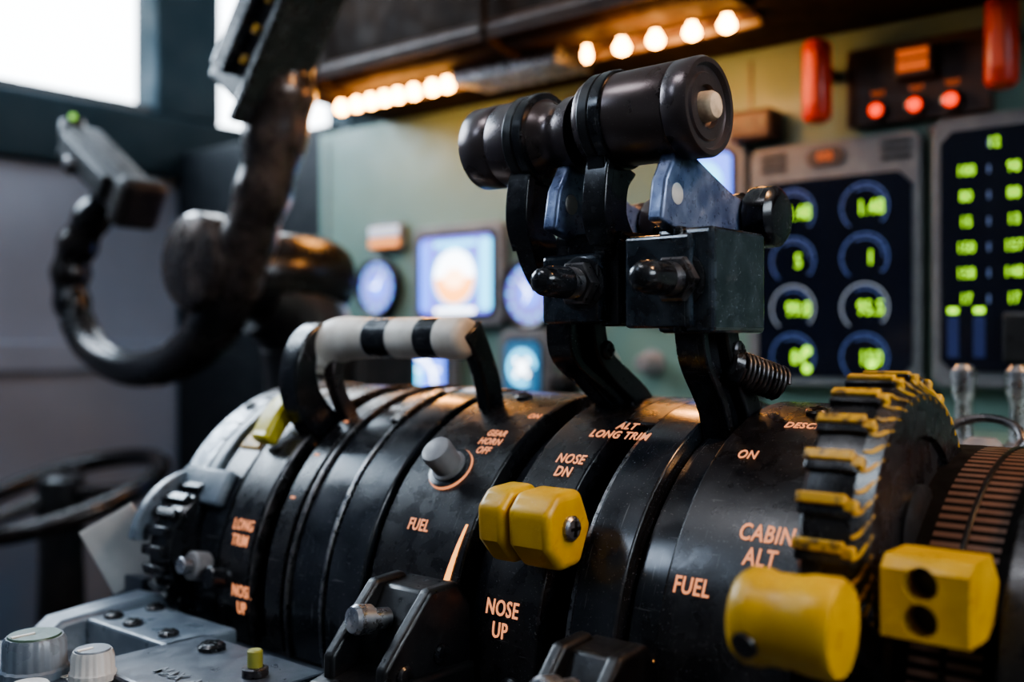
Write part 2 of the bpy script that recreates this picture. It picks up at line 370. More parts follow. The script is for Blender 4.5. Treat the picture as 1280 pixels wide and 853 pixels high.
arcstrip('wheel_guard',-0.514,-0.508,wr*1.16,10,120,M_lgrey,g,depth=0.010,bevel=0.001,cy=wy,cz=wz)

D=empty('friction_disc')
arcstrip('disc_rim',-0.1165,-0.0915,0.0900,-8,165,M_rust,D,depth=0.045,bevel=0.0015)
arcstrip('disc_groove',-0.1055,-0.1035,0.0906,-8,165,M_blackm,D,depth=0.003,bevel=0.0004)

# ------------------------------------------------------------------ thrust levers
def thrust_lever(kx0,kx1,bandx,bx0,bx1,armx,ay,pinx,bladex,right):
    g=empty('thrust_lever')
    ky,kz=(0.3555,0.0905) if right else (0.357,0.0875)
    Lk=kx1-kx0
    if right:
        prof=[(0,0.010),(0.0004,0.0150),(0.0022,0.0178),(0.004,0.0187),(0.0115,0.0190),(Lk-0.0115,0.0193),(Lk-0.011,0.0188),(Lk-0.0103,0.0194),
              (Lk-0.0015,0.0196),(Lk,0.0187),(Lk,0.0168),(Lk-0.0018,0.0158),(Lk-0.0018,0.0135),(Lk-0.0008,0.0128),(Lk-0.0008,0.0085),(Lk-0.003,0.008),(Lk-0.003,0.001)]
    else:
        prof=[(0,0.010),(0.0008,0.0168),(0.0025,0.0184),(0.0165,0.0186),(0.017,0.0182),(0.0176,0.0186),(0.034,0.0184),(0.0395,0.0176),(0.0435,0.0150),(0.0465,0.0138),(0.050,0.0146),(0.054,0.0165),(Lk+0.001,0.0170),(Lk+0.0016,0.012)]
    lathe('grip_knob',(kx0,ky,kz),(1,0,0),prof,M_knob,g,n=96,ang=50)
    if right:
        lathe('takeoff_button',(kx1-0.003,ky,kz),(1,0,0),[(0,0.0060),(0.0042,0.0058),(0.0058,0.0048),(0.0063,0.003)],M_beige,g)
    for k,(bo,rb) in enumerate(((0,0.0200),(0.0058,0.0204))):
        lathe('clamp_band',(bandx-0.0055+bo,ky,kz),(1,0,0),[(0,0.0180),(0.0,rb-0.0004),(0.0006,rb),(0.0048,rb),(0.0054,rb-0.0004),(0.0054,0.0180)],M_black if k else M_blackm,g,n=64)
    ribbon('support_arm',[(ky-0.001,kz-0.017),(0.352,0.064),(0.352,0.050),(0.358,0.038),(0.366,0.030)],[0.0125,0.0085,0.0080,0.0095,0.011],bandx-0.0055,bandx+0.0035,M_black,g,0.0016)
    ribbon('support_arm_web',[(ky-0.006,kz-0.013),(0.346,0.070),(0.344,0.052),(0.349,0.040)],[0.002,0.0025,0.0025,0.003],bandx-0.0068,bandx+0.0048,M_black,g,0.001)
    prism('reverser_blade',[(0.338,0.046),(0.341,0.062),(0.348,0.0735),(0.362,0.074),(0.378,0.068),(0.396,0.0615),(0.414,0.059),(0.417,0.048),(0.385,0.043),(0.36,0.041)],bladex-0.007,bladex,M_blade,g,0.0014,3)
    lathe('blade_rivet',(bladex-0.0005,0.3490,0.057),(1,0,0),[(0,0.0042),(0.0007,0.0042),(0.0009,0.0038),(0.0009,0.001)],M_kw,g)
    lathe('reverser_knob',(bladex-0.010,0.411,0.053),(1,0,0),[(0,0.008),(0.001,0.011),(0.006,0.0115),(0.0075,0.0095),(0.010,0.0095),(0.0115,0.0128),(0.0135,0.0135),(0.0215,0.013),(0.0235,0.011),(0.0245,0.008)],M_knob if not right else M_black,g,n=48)
    if right:
        box('linkage_housing',(bx0+0.013,0.346,0.003),(bx1,0.389,0.0435),M_house,g,0.0022,3)
        box('housing_plate',(bx0,0.343,0.005),(bx0+0.030,0.372,0.041),M_house,g,0.0016,3)
        box('housing_edge',(bx1-0.0165,0.3435,0.0025),(bx1-0.0125,0.386,0.044),M_black,g,0.0012)
        box('housing_top_plate',(bx0+0.002,0.36,0.040),(bx0+0.016,0.385,0.0465),M_black,g,0.0012)
    else:
        box('linkage_housing',(bx0,0.345,0.007),(bx1-0.006,0.385,0.036),M_house,g,0.0022,3)
        box('housing_cap',(bx0+0.002,0.352,0.030),(bx1,0.388,0.045),M_black,g,0.0018,3)
        box('housing_side',(bx1-0.01,0.350,0.006),(bx1,0.380,0.042),M_black,g,0.0014,3)
    pz=0.0235
    lathe('pin_washer',(pinx,0.347,pz),(0,-1,0),[(0,0.0112),(0.0022,0.0112),(0.0025,0.0104)],M_black,g,n=40)
    lathe('pin_nut',(pinx,0.345,pz),(0,-1,0),[(0,0.0096),(0.0045,0.0096),(0.0052,0.0086),(0.0052,0.005)],M_dsteel,g,n=6,ang=20)
    th=[(0.005,0.0058)]
    for i in range(7): th+= [(0.0060+i*0.0011,0.0066),(0.0066+i*0.0011,0.0060)]
    lathe('detent_pin_thread',(pinx,0.346,pz),(0,-1,0),th,M_dsteel,g,n=32)
    lathe('detent_pin',(pinx,0.346,pz),(0,-1,0),[(0.012,0.004),(0.0125,0.0066),(0.021,0.0064),(0.026,0.0058),(0.0285,0.0046),(0.0295,0.0028),(0.0298,0.001)],M_black,g,n=32,ang=60)
    ribbon('lever_shank',[(0.364,0.012),(0.369,-0.005),(ay,-0.032),(ay+0.012,-0.060)],[0.0095,0.0085,0.0075,0.0080],armx-0.0045,armx+0.0045,M_black,g,0.0012)
    ribbon('lever_shank_side',[(0.372,0.010),(0.379,-0.008),(ay+0.010,-0.030),(ay+0.016,-0.05)],[0.005,0.005,0.006,0.006],armx+0.004,armx+0.0095,M_blackm,g,0.001)
    ribbon('lever_shank_edge',[(0.357,0.010),(0.361,-0.008),(ay-0.008,-0.028),(ay-0.002,-0.05)],[0.0022,0.0022,0.0022,0.002],armx-0.0065,armx+0.0065,M_black,g,0.0007)
    screw('shank_screw',(armx+0.0095,0.378,-0.004),(1,0,0),0.0042,g,M_dsteel)
    return g
gl=thrust_lever(-0.3176,-0.2592,-0.2835,-0.2735,-0.237,-0.2720,0.402,-0.2525,-0.2605,False)
gr=thrust_lever(-0.2545,-0.1988,-0.2430,-0.230,-0.192,-0.2085,0.384,-0.2065,-0.2095,True)
sp0=Vector((-0.2010,0.381,-0.0110)); sp1=Vector((-0.1905,0.398,-0.0175)); sd=sp1-sp0
hp=[]
for i in range(0,10*12+1):
    t=i/(10*12); a=2*math.pi*i/12
    c=sp0.lerp(sp1,t); d,u,w=frame_from(sd)
    hp.append(c+u*math.cos(a)*0.0068+w*math.sin(a)*0.0068)
tube('return_spring',hp,[0.00095]*len(hp),M_dsteel,gr,n=8,sub=1)
cyl('spring_core',sp0,sp1,0.0058,M_black,gr)
cyl('spring_anchor',sp0-sd.normalized()*0.006,sp0,0.0080,M_black,gr,ch=0.001)

# ------------------------------------------------------------------ alternate trim twin handle (yellow)
A=empty('alternate_trim_handle')
hexp=[(0.318,-0.0555),(0.303,-0.0565),(0.2965,-0.063),(0.2975,-0.076),(0.306,-0.0855),(0.318,-0.0845),(0.325,-0.070)]
prism('handle_half_left',hexp,-0.2675,-0.2540,M_yel,A,0.0030,5)
prism('handle_half_right',[(y+0.001,z-0.0005) for y,z in hexp],-0.2530,-0.2330,M_yel,A,0.0030,5)
screw('handle_screw',(-0.2329,0.3115,-0.0700),(1,0,0),0.0048,A,M_steel)
for xx in (-0.2605,-0.2445):
    ribbon('handle_stem',[(0.315,-0.068),(0.33,-0.074),(0.352,-0.087)],[0.004]*3,xx-0.0015,xx+0.0015,M_steel,A,0.0004)

# ------------------------------------------------------------------ speedbrake handle (striped)
H=empty('speedbrake_handle')
hy,hz=0.364,0.0015
segs=[(-0.427,-0.3975,M_white),(-0.3975,-0.380,M_black),(-0.380,-0.3605,M_white),(-0.3605,-0.3475,M_black),(-0.3475,-0.333,M_white)]
for i,(a,b,m) in enumerate(segs):
    if i==0: continue
    l=b-a; pr=[(0,0.0102),(l,0.0102)]
    if i==4: pr=[(0,0.0102),(l-0.003,0.0102),(l,0.009),(l+0.001,0.006)]
    lathe('grip_band_%d'%(i+1),(a,hy,hz),(1,0,0),pr,m,H,n=40,ang=50)
tube('grip_band_1',[(-0.3975,hy,hz),(-0.410,hy,hz),(-0.423,hy-0.0005,hz-0.001),(-0.4325,hy-0.003,hz-0.0055),(-0.437,hy-0.006,hz-0.013),(-0.4375,hy-0.007,hz-0.018)],[0.0102,0.0110,0.0120,0.0118,0.0100,0.0070],M_white,H,n=28,sub=8)
ribbon('handle_arm_left',[(0.382,-0.062),(0.362,-0.048),(0.348,-0.032),(0.3445,-0.016),(0.349,-0.001),(0.358,0.008)],[0.010,0.0095,0.0085,0.0070,0.0055,0.003],-0.4425,-0.428,M_black,H,0.0028)
ribbon('handle_arm_inner',[(0.364,-0.006),(0.360,-0.016),(0.364,-0.03),(0.376,-0.048)],[0.005,0.0035,0.0035,0.005],-0.429,-0.421,M_knob,H,0.0015)
ribbon('handle_arm_right',[(0.366,0.006),(0.374,-0.006),(0.381,-0.022),(0.386,-0.045)],[0.007,0.0060,0.006,0.006],-0.339,-0.331,M_black,H,0.0018)

Y=empty('slat_detent_lever')
pts=[dp(44,R+0.006),dp(54,R+0.0100),dp(66,R+0.010)]
ribbon('lever_tab',pts,[0.0045,0.0058,0.0048],-0.462,-0.448,pmat('lime_yellow',(0.68,0.56,0.03),(0.58,0.46,0.03),rough=0.35),Y,0.003)
ribbon('lever_stem',[dp(60,R+0.004),dp(63,R-0.012)],[0.004,0.004],-0.457,-0.453,M_dsteel,Y)

# ------------------------------------------------------------------ fuel shutoff levers
def fuel_lever(x,y,z,h=0.018):
    g=empty('fuel_shutoff_lever')
    b=0.0255
    prof=[(y-0.020,z-b),(y-0.020,z-0.008),(y-0.012,z+0.001),(y+0.004,z+0.018),(y+0.020,z+0.019),(y+0.028,z+0.008),(y+0.028,z-b)]
    prism('guard_side_left',prof,x-h,x-h+0.006,M_blackm,g,0.0018,3)
    prism('guard_side_right',prof,x+h-0.006,x+h,M_blackm,g,0.0018,3)
    prism('guard_web',[(y-0.004,z-b),(y-0.004,z-0.004),(y+0.002,z+0.006),(y+0.008,z+0.016),(y+0.026,z+0.017),(y+0.028,z-b)],x-h+0.003,x+h-0.003,M_blackm,g,0.0016)
    prism('guard_foot',[(y-0.026,z-b),(y-0.026,z-0.018),(y-0.006,z-0.014),(y+0.028,z-0.014),(y+0.028,z-b)],x-h-0.003,x+h+0.003,M_blackm,g,0.002)
    lathe('lever_pin',(x-0.002,y+0.000,z+0.005),(-0.15,-1,0.12),[(0,0.0042),(0.008,0.0042),(0.0085,0.0058),(0.0150,0.0060),(0.0168,0.0050),(0.0175,0.002)],M_steel,g,n=32)
    screw('guard_screw',(x+h,y-0.010,z-0.012),(1,0,0),0.0042,g,M_black)
    screw('guard_screw',(x+h,y+0.010,z-0.008),(1,0,0),0.0042,g,M_black)
    return g
fuel_lever(-0.303,0.2860,-0.1155)
fuel_lever(-0.206,0.280,-0.122,0.0145)

# ------------------------------------------------------------------ yellow flap handle & drilled block
F_=empty('flap_handle')
lathe('grip_barrel',(-0.1460,0.279,-0.0805),(1,0.05,0),[(0,0.009),(0.0012,0.0125),(0.004,0.0143),(0.008,0.0143),(0.011,0.0134),(0.018,0.0134),(0.022,0.0142),(0.029,0.0144),(0.031,0.0132),(0.0315,0.008)],M_yel,F_,n=56,ang=50)
lathe('grip_dimple',(-0.138,0.2665,-0.0855),(-0.15,-1,-0.35),[(0,0.0040),(0.0012,0.0038),(0.0014,0.001)],M_blackm,F_)
ribbon('handle_arm',[(0.280,-0.0805),(0.300,-0.085),(0.32,-0.098),(0.34,-0.11)],[0.006,0.006,0.006,0.007],-0.128,-0.120,M_dsteel,F_,0.001)
B=empty('flap_gate_block')
bp_=[(0.302,-0.0860),(0.302,-0.066),(0.306,-0.0625),(0.323,-0.0625),(0.331,-0.072),(0.328,-0.082),(0.319,-0.0865)]
def drilled_block(x0,x1,parent):
    o=prism('block_body',bp_,x0,x1,M_yel,parent,0.0)
    bmx=(x0+x1)/2-0.001
    for k,zz in enumerate((-0.0697,-0.0803)):
        c=cyl('hole_cutter',(bmx,0.285,zz),(bmx,0.313,zz),0.0049,M_slot,None,n=32)
        md=o.modifiers.new('hole%d'%k,'BOOLEAN'); md.object=c; md.operation='DIFFERENCE'; md.solver='EXACT'
    bpy.context.view_layer.update()
    dg=bpy.context.evaluated_depsgraph_get()
    me=bpy.data.meshes.new_from_object(o.evaluated_get(dg)); o.modifiers.clear(); o.data=me
    for c in [c for c in bpy.data.objects if c.name.startswith('hole_cutter')]: bpy.data.objects.remove(c)
    md=o.modifiers.new('Bevel','BEVEL'); md.width=0.0012; md.segments=2; md.limit_method='ANGLE'; md.angle_limit=rad(35)
    for zz in (-0.0697,-0.0803): cyl('hole_lining',(bmx,0.3105,zz),(bmx,0.3129,zz),0.0048,M_blackm,parent)
drilled_block(-0.113,-0.088,B)
ribbon('block_stem',[(0.322,-0.075),(0.345,-0.092)],[0.006,0.006],-0.106,-0.098,M_dsteel,B)

# ------------------------------------------------------------------ instrument panel
IP=empty('instrument_panel')
box('main_panel',(-0.97,0.80,-0.45),(0.70,0.825,0.245),M_green,IP,0.002)
box('side_panel',(-1.29,0.81,-0.60),(-0.97,0.84,0.26),M_dpanel,IP,0.004)
box('lower_panel',(-0.97,0.80,-1.0),(0.70,0.83,-0.45),M_dpanel,IP)
for xx in (-0.955,-0.60,-0.41,-0.175):
    box('panel_seam',(xx,0.7985,-0.30),(xx+0.0025,0.8005,0.235),M_bezel,IP)
for xx,zz in [(-0.415,0.05),(-0.40,-0.045),(-0.258,0.158),(-0.258,-0.04),(-0.59,0.11),(-0.45,0.02)]:
    screw('panel_screw',(xx,0.80,zz),(0,-1,0),0.005,IP)

def annulus(name,x,y,z,r0,r1,a0,a1,mat,parent):
    n=36; V=[];F=[]
    for i in range(n+1):
        a=rad(a0+(a1-a0)*i/n)
        for r in (r0,r1): V.append((x+r*math.cos(a),y,z+r*math.sin(a)))
    for i in range(n): F.append((2*i,2*i+1,2*i+3,2*i+2))
    return mkobj(name,V,F,mat,parent)
def disc(name,x,y,z,r,mat,parent,sz=1.0,a0=0,a1=360):
    V=[(x+r*math.cos(rad(a0+(a1-a0)*i/40)),y,z+r*sz*math.sin(rad(a0+(a1-a0)*i/40))) for i in range(40 if a1-a0==360 else 41)]
    return mkobj(name,V,[tuple(range(len(V)))],mat,parent)
def chamf(x0,x1,z0,z1,c):
    return [(x0+c,z0),(x1-c,z0),(x1,z0+c),(x1,z1-c),(x1-c,z1),(x0+c,z1),(x0,z1-c),(x0,z0+c)]
def plate(name,poly,y0,y1,mat,parent,bevel=0.0):
    n=len(poly); V=[(x,y0,z) for x,z in poly]+[(x,y1,z) for x,z in poly]
    F=[tuple(range(n)),tuple(range(n,2*n))]+[(i,(i+1)%n,n+(i+1)%n,n+i) for i in range(n)]
    return mkobj(name,V,F,mat,parent,bevel,smooth=False)

ED=empty('engine_display')
plate('bezel',chamf(-0.402,-0.264,-0.036,0.158,0.006),0.786,0.80,M_bezel,ED,0.002)
plate('screen_glass',chamf(-0.394,-0.270,-0.028,0.128,0.010),0.7845,0.788,M_glass,ED)
for x0 in (-0.392,-0.293): 
    for k in range(3): box('vent_bar',(x0,0.7845,0.137+k*0.006),(x0+0.022,0.787,0.1405+k*0.006),M_blackm,ED)
plate('top_indicator',chamf(-0.352,-0.322,0.138,0.152,0.004),0.784,0.787,M_brown,ED)
walltext('top_digits','000',-0.337,0.784,0.145,0.010,ED,E_orng)
dv=[('1.48','1.48'),('5','1'),('99.8','95.5'),('84','150')]
for r_ in range(4):
    for c_ in range(2):
        gx=-0.364+c_*0.0585; gz=0.103-r_*0.0385
        annulus('gauge_ring',gx,0.7842,gz,0.0178,0.0188,-40,230,E_ringw if r_==2 else E_ring,ED)
        annulus('gauge_arc',gx,0.7842,gz,0.0142,0.0150,0,120,E_ring,ED)
        for k in range(9):
            a=rad(-40+k*30); 
            V=[(gx+math.cos(a+s)*q,0.784,gz+math.sin(a+s)*q) for s,q in ((-0.02,0.0160),(0.02,0.0160),(0.02,0.018),(-0.02,0.018))]
            mkobj('gauge_tick',V,[(0,1,2,3)],E_ringd,ED)
        walltext('digits',dv[r_][c_],gx+0.005,0.784,gz-0.001,0.0155,ED,E_green,bold=0.0,sx=0.72)
for x_,z_ in ((-0.352,-0.022),(-0.352,-0.008),(-0.30,-0.018)): disc('dot',x_,0.784,z_,0.0035,E_green,ED)
SD=empty('systems_display')
plate('bezel',chamf(-0.256,-0.13,-0.034,0.163,0.006),0.786,0.80,M_bezel,SD,0.002)
plate('screen_glass',chamf(-0.249,-0.137,-0.022,0.152,0.008),0.7845,0.788,M_glass,SD)
for i,(a,b) in enumerate([('','12'),('100','98'),('80','88'),('15','13'),('150','157'),('158','148'),('17','17')]):
    zz=0.141-i*0.0185
    if a: walltext('digits',a,-0.231,0.784,zz,0.0105,SD,E_green,bold=0.0,sx=0.75)
    walltext('digits',b,-0.199 if i else -0.212,0.784,zz,0.0105,SD,E_green,bold=0.0,sx=0.75)
    walltext('digits',b,-0.165,0.784,zz,0.0105,SD,E_green,bold=0.0,sx=0.75)
    for xq in (-0.2155,-0.182): box('row_tick',(xq-0.0008,0.7838,zz-0.003),(xq+0.0008,0.7842,zz+0.003),E_ringd,SD)
E_bdim=pmat('bar_blue_dim',(0.006,0.012,0.06),rough=0.5,emis=(0.1,0.2,0.8),estr=0.05)
for x0 in (-0.240,-0.222): box('bar_cap',(x0-0.0035,0.7838,0.020),(x0+0.0035,0.7842,0.024),E_green,SD); box('bar_blue',(x0-0.004,0.7838,-0.012),(x0+0.004,0.7842,0.018),E_bdim,SD)
box('knob_block',(-0.205,0.778,-0.015),(-0.15,0.787,0.02),M_blackm,SD,0.002)

def square_screen(nm,x,z,w,h):
    g=empty(nm); plate('bezel',chamf(x-w/2-0.009,x+w/2+0.009,z-h/2-0.009,z+h/2+0.009,0.006),0.788,0.80,M_bezel,g,0.002)
    plate('glass',chamf(x-w/2,x+w/2,z-h/2,z+h/2,0.006),0.7868,0.79,M_glass,g); return g
px=-0.737
g=square_screen('primary_flight_display',px,0.068,0.108,0.088)
plate('screen_field',chamf(px-0.050,px+0.050,0.028,0.108,0.004),0.7862,0.7866,E_viol,g)
plate('speed_tape',chamf(px-0.050,px-0.035,0.032,0.104,0.002),0.7858,0.7861,E_blue,g)
plate('altitude_tape',chamf(px+0.034,px+0.050,0.032,0.104,0.002),0.7858,0.7861,E_cyan,g)
plate('mode_strip',chamf(px-0.030,px+0.030,0.0975,0.1035,0.001),0.7858,0.7861,E_cyan,g)
disc('attitude_sky',px,0.7856,0.066,0.030,E_wht,g,1.0,0,180)
disc('attitude_ground',px,0.7856,0.066,0.030,E_org2,g,1.0,180,360)
annulus('attitude_ring',px,0.7852,0.066,0.028,0.031,0,360,E_cyan,g)
disc('flight_director_glow',px,0.7850,0.065,0.015,emat('screen_peach',(1.0,0.60,0.36),6.0),g,0.7)
plate('heading_tape',chamf(px-0.028,px+0.028,0.029,0.034,0.001),0.7858,0.7861,E_wht,g)
def round_dial(nm,x,z,r,face,accent,needle=40):
    g=empty(nm)
    lathe('dial_bezel',(x,0.80,z),(0,-1,0),[(0,r*1.25),(0.010,r*1.25),(0.012,r*1.15),(0.010,r*1.02),(0.006,r)],M_blackm,g)
    disc('dial_face',x,0.7925,z,r,face,g)
    annulus('dial_scale',x,0.792,z,r*0.74,r*0.80,20,340,E_ringw,g)
    disc('dial_core',x,0.7921,z,r*0.45,E_blue,g)
    for k in range(12):
        a=rad(30*k); V=[(x+math.cos(a+s)*q,0.7918,z+math.sin(a+s)*q) for s,q in ((-0.04,r*0.78),(0.04,r*0.78),(0.035,r*0.95),(-0.035,r*0.95))]
        mkobj('dial_tick',V,[(0,1,2,3)],accent,g)
    for nd,ln in ((needle,0.70),(needle+110,0.45)):
        c,s=math.cos(rad(nd)),math.sin(rad(nd)); w=r*0.05
        V=[(x-s*w,0.7915,z+c*w),(x+s*w,0.7915,z-c*w),(x+c*r*ln,0.7915,z+s*r*ln)]
        mkobj('needle',V,[(0,1,2)],E_wht,g)
    return g
E_dial=emat('dial_violet',(0.24,0.26,1.0),1.3)
round_dial('airspeed_indicator',-0.862,0.060,0.027,E_dial,E_cyan,60)
round_dial('altimeter',-0.643,0.047,0.029,E_dial,E_cyan,130)
round_dial('radio_magnetic_indicator',-0.885,-0.030,0.026,E_viol,E_cyan,20)
nx=-0.795
g=square_screen('navigation_display',nx,-0.030,0.092,0.062)
plate('screen_field',chamf(nx-0.043,nx+0.043,-0.058,-0.003,0.003),0.7862,0.7866,E_blue,g)
annulus('compass_rose',nx,0.7858,-0.045,0.026,0.031,0,180,E_wht,g)
disc('map_glow',nx,0.7856,-0.036,0.012,E_cyan,g)
for k in range(6):
    plate('route_leg',chamf(nx-0.036+k*0.013,nx-0.029+k*0.013,-0.052+k%2*0.02,-0.049+k%2*0.02,0.0008),0.7856,0.7859,E_wht,g)
g=square_screen('vertical_speed_display',-0.647,-0.026,0.046,0.056)
plate('screen_face',chamf(-0.669,-0.625,-0.052,0.000,0.006),0.7862,0.7866,emat('vsd_face',(0.04,0.22,0.45),0.6),g)
annulus('vsd_ring',-0.647,0.7858,-0.026,0.013,0.018,0,300,E_cyan,g); disc('vsd_core',-0.647,0.7856,-0.026,0.006,E_wht,g)
for k in range(4):
    a=rad(45+90*k); disc('vsd_pip',-0.647+0.009*math.cos(a),0.7855,-0.026+0.009*math.sin(a),0.003,E_wht,g)
g=square_screen('standby_attitude_display',-0.447,0.137,0.06,0.05)
plate('screen_face',chamf(-0.474,-0.42,0.115,0.159,0.004),0.7862,0.7866,E_blue,g); disc('ball',-0.447,0.7858,0.134,0.019,E_cyan,g)
g=square_screen('clock_display',-0.56,0.085,0.045,0.055)
g=empty('warning_light_strip')
box('strip_case',(-0.872,0.79,0.100),(-0.822,0.80,0.130),M_bezel,g,0.002)
for k in range(3):
    box('warning_cap',(-0.868+k*0.016,0.7865,0.104),(-0.856+k*0.016,0.7905,0.113),emat('cap_amber',(1.0,0.36,0.10),1.5),g); box('warning_cap_top',(-0.868+k*0.016,0.7865,0.116),(-0.856+k*0.016,0.7905,0.126),emat('cap_white',(0.8,0.85,1),0.9),g)
g=empty('panel_selector_knob')
for xx,zz in [(-0.505,-0.02),(-0.53,0.03),(-0.60,-0.04),(-0.565,-0.045)]:
    lathe('knob',(xx,0.80,zz),(0,-1,0),[(0,0.012),(0.004,0.012),(0.006,0.009),(0.018,0.008),(0.02,0.006)],M_blackm if xx<-0.55 else M_grey,g)

AN=empty('fire_warning_panel')
prism('panel_plate',[(0.79,0.166),(0.79,0.226),(0.80,0.226),(0.80,0.166)],-0.322,-0.216,M_brown,AN,0.001)
box('caution_block',(-0.281,0.779,0.196),(-0.253,0.791,0.220),M_brown,AN,0.001)
box('caution_lens',(-0.278,0.7775,0.200),(-0.256,0.7795,0.208),E_orng,AN); box('caution_lens_top',(-0.278,0.7775,0.210),(-0.256,0.7795,0.216),E_orng,AN)
for xx in (-0.297,-0.268,-0.242):
    lathe('red_lamp',(xx,0.79,0.176),(0,-1,0),[(0,0.0075),(0.004,0.0075),(0.005,0.0055)],M_dsteel,AN)
    lathe('red_lamp_lens',(xx,0.785,0.176),(0,-1,0),[(0,0.0052),(0.003,0.0043),(0.004,0.002)],E_red,AN)
    walltext('lamp_label','TEST',xx,0.79,0.189,0.006,AN,E_orng)
def fire_handle(x,z0,z1,y=0.765):
    g=empty('fire_shutoff_handle')
    prof=[(0,0.006),(0.002,0.0095),(0.006,0.0112),(z1-z0-0.006,0.0108),(z1-z0-0.002,0.009),(z1-z0,0.005)]
    lathe('grip',(x,y,z0),(0,0,1),prof,M_red,g)
    box('grip_inset',(x-0.0045,y-0.0118,z0+0.012),(x+0.0045,y-0.009,z1-0.010),pmat('red_inset',(0.75,0.10,0.04),rough=0.4),g,0.0015)
    cyl('shaft',(x,y,(z0+z1)/2+0.01),(x,0.80,(z0+z1)/2+0.01),0.005,M_dsteel,g)
fire_handle(-0.335,0.168,0.232)
fire_handle(-0.202,0.174,0.238)
AB=empty('brown_control_box')
box('case',(-0.418,0.775,0.164),(-0.378,0.80,0.190),M_brown,AB,0.004)
for k in range(3): disc('button',-0.41+k*0.012,0.7745,0.178,0.0035,M_blackm,AB)

# ------------------------------------------------------------------ glareshield
G=empty('glareshield')
prism('shield_body',[(0.800,0.245),(0.672,0.250),(0.660,0.262),(0.658,0.300),(0.675,0.345),(0.74,0.372),(1.25,0.395),(1.25,0.245)],-0.86,0.70,M_glare,G,0.004,3)
for k in range(7):
    x0=-0.80+k*0.22
    ribbon('shield_rib',[(0.700,0.2475),(0.654,0.256),(0.652,0.300),(0.672,0.349),(0.74,0.376)],[0.004]*5,x0,x0+0.006,M_glare,G,0.001)
prism('lip_trim',[(0.652,0.252),(0.648,0.262),(0.655,0.270),(0.664,0.262)],-0.86,0.70,M_brown,G,0.001)
LT=empty('glareshield_floodlight')
for (a,b) in ((-0.835,-0.655),(-0.53,-0.36)):
    prism('lamp_trough',[(0.71,0.2475),(0.725,0.2475),(0.725,0.238),(0.722,0.238),(0.720,0.244),(0.71,0.2455)],a,b,M_brown,LT,0.0005)
for xx in [-0.820,-0.797,-0.776,-0.756,-0.737,-0.715,-0.690,-0.671,-0.510,-0.475,-0.443,-0.410,-0.380]:
    s=1.05 if xx!=-0.510 else 0.65
    lathe('bulb',(xx,0.705,0.247),(0,0,-1),[(0,0.003),(0.003,0.0035*s),(0.006,0.0056*s),(0.009,0.0064*s),(0.012,0.0052*s),(0.0138,0.002)],E_lamp,LT,n=20)
    cyl('socket',(xx,0.705,0.250),(xx,0.705,0.246),0.0045,M_dsteel,LT,n=16)
VN=empty('glareshield_air_vent')
for k in range(6): box('vane_%d'%(k+1),(-0.655,0.700+k*0.008,0.236),(-0.535,0.705+k*0.008,0.2475),M_steel,VN,0.0006)
box('vent_frame',(-0.658,0.694,0.2445),(-0.532,0.752,0.2485),M_dsteel,VN)
box('vent_face',(-0.655,0.6945,0.2360),(-0.535,0.6975,0.2475),M_steel,VN)

# ------------------------------------------------------------------ control yoke
YK=empty('control_yoke')
yp=0.49
pts=[(-0.900,yp+0.012,0.140),(-0.935,yp+0.005,0.112),(-0.958,yp,0.075),(-0.958,yp,0.035),(-0.925,yp,-0.004),(-0.865,yp,-0.024),(-0.795,yp,-0.020),(-0.735,yp,0.005),(-0.700,yp,0.045)]
rr=[0.014,0.017,0.018,0.0165,0.016,0.0155,0.017,0.021,0.022]
def fin(i): return 1.0+0.09*math.sin(i*0.9) if (i<34) else 1.0
tube('wheel_horn',pts,rr,M_yoke,YK,n=20,sub=10,rmod=fin)
tube('wheel_horn_upper',[(-0.712,yp,0.030),(-0.698,yp,0.048),(-0.674,yp,0.090),(-0.652,yp,0.135),(-0.640,yp,0.185),(-0.632,yp,0.215)],[0.019,0.022,0.0215,0.0225,0.026,0.020],M_yokeb,YK,n=20,sub=10,rmod=lambda i:1.0+0.05*math.sin(i*0.8))
hub=Vector((-0.722,0.478,0.062))
lathe('hub',hub+Vector((0,0.02,0)),(0,-1,0),[(0,0.036),(0.012,0.040),(0.030,0.040),(0.036,0.036),(0.038,0.026),(0.040,0.010)],M_yokeb,YK)
tube('hub_spoke',[(-0.722,yp,0.060),(-0.70,yp,0.058),(-0.682,yp,0.060)],[0.020,0.018,0.020],M_yoke,YK)
tube('hub_spoke_low',[(-0.722,yp,0.055),(-0.735,yp,0.025),(-0.745,yp,-0.002)],[0.016,0.015,0.016],M_yoke,YK)
rh=Matrix.Rotation(rad(33),3,'Y'); pv=(-0.885,0.487,0.152)
box('grip_head',(-0.950,0.468,0.134),(-0.820,0.506,0.170),M_grip,YK,0.010,4,rot=rh)
box('grip_head_face',(-0.938,0.462,0.141),(-0.848,0.469,0.165),M_blackm,YK,0.003,3,rot=rh,pivot=pv)
box('grip_head_end',(-0.838,0.465,0.129),(-0.817,0.509,0.175),M_grip,YK,0.008,3,rot=rh,pivot=pv)
lathe('trim_switch',(-0.905,0.462,0.158),(0,-1,0),[(0,0.009),(0.004,0.008),(0.007,0.005)],M_dsteel,YK)
tube('trim_switch_horn',[(-0.925,yp-0.005,0.165),(-0.935,yp-0.01,0.190),(-0.938,yp-0.01,0.205)],[0.014,0.013,0.011],M_blackm,YK)
cyl('green_led',(-0.922,0.474,0.206),(-0.922,0.470,0.206),0.0026,E_grnsw,YK)
rc=Matrix.Rotation(rad(-52),3,'Y')
box('checklist_clip',(-0.690,0.455,0.215),(-0.560,0.505,0.262),M_blackm,YK,0.004,2,rot=rc)
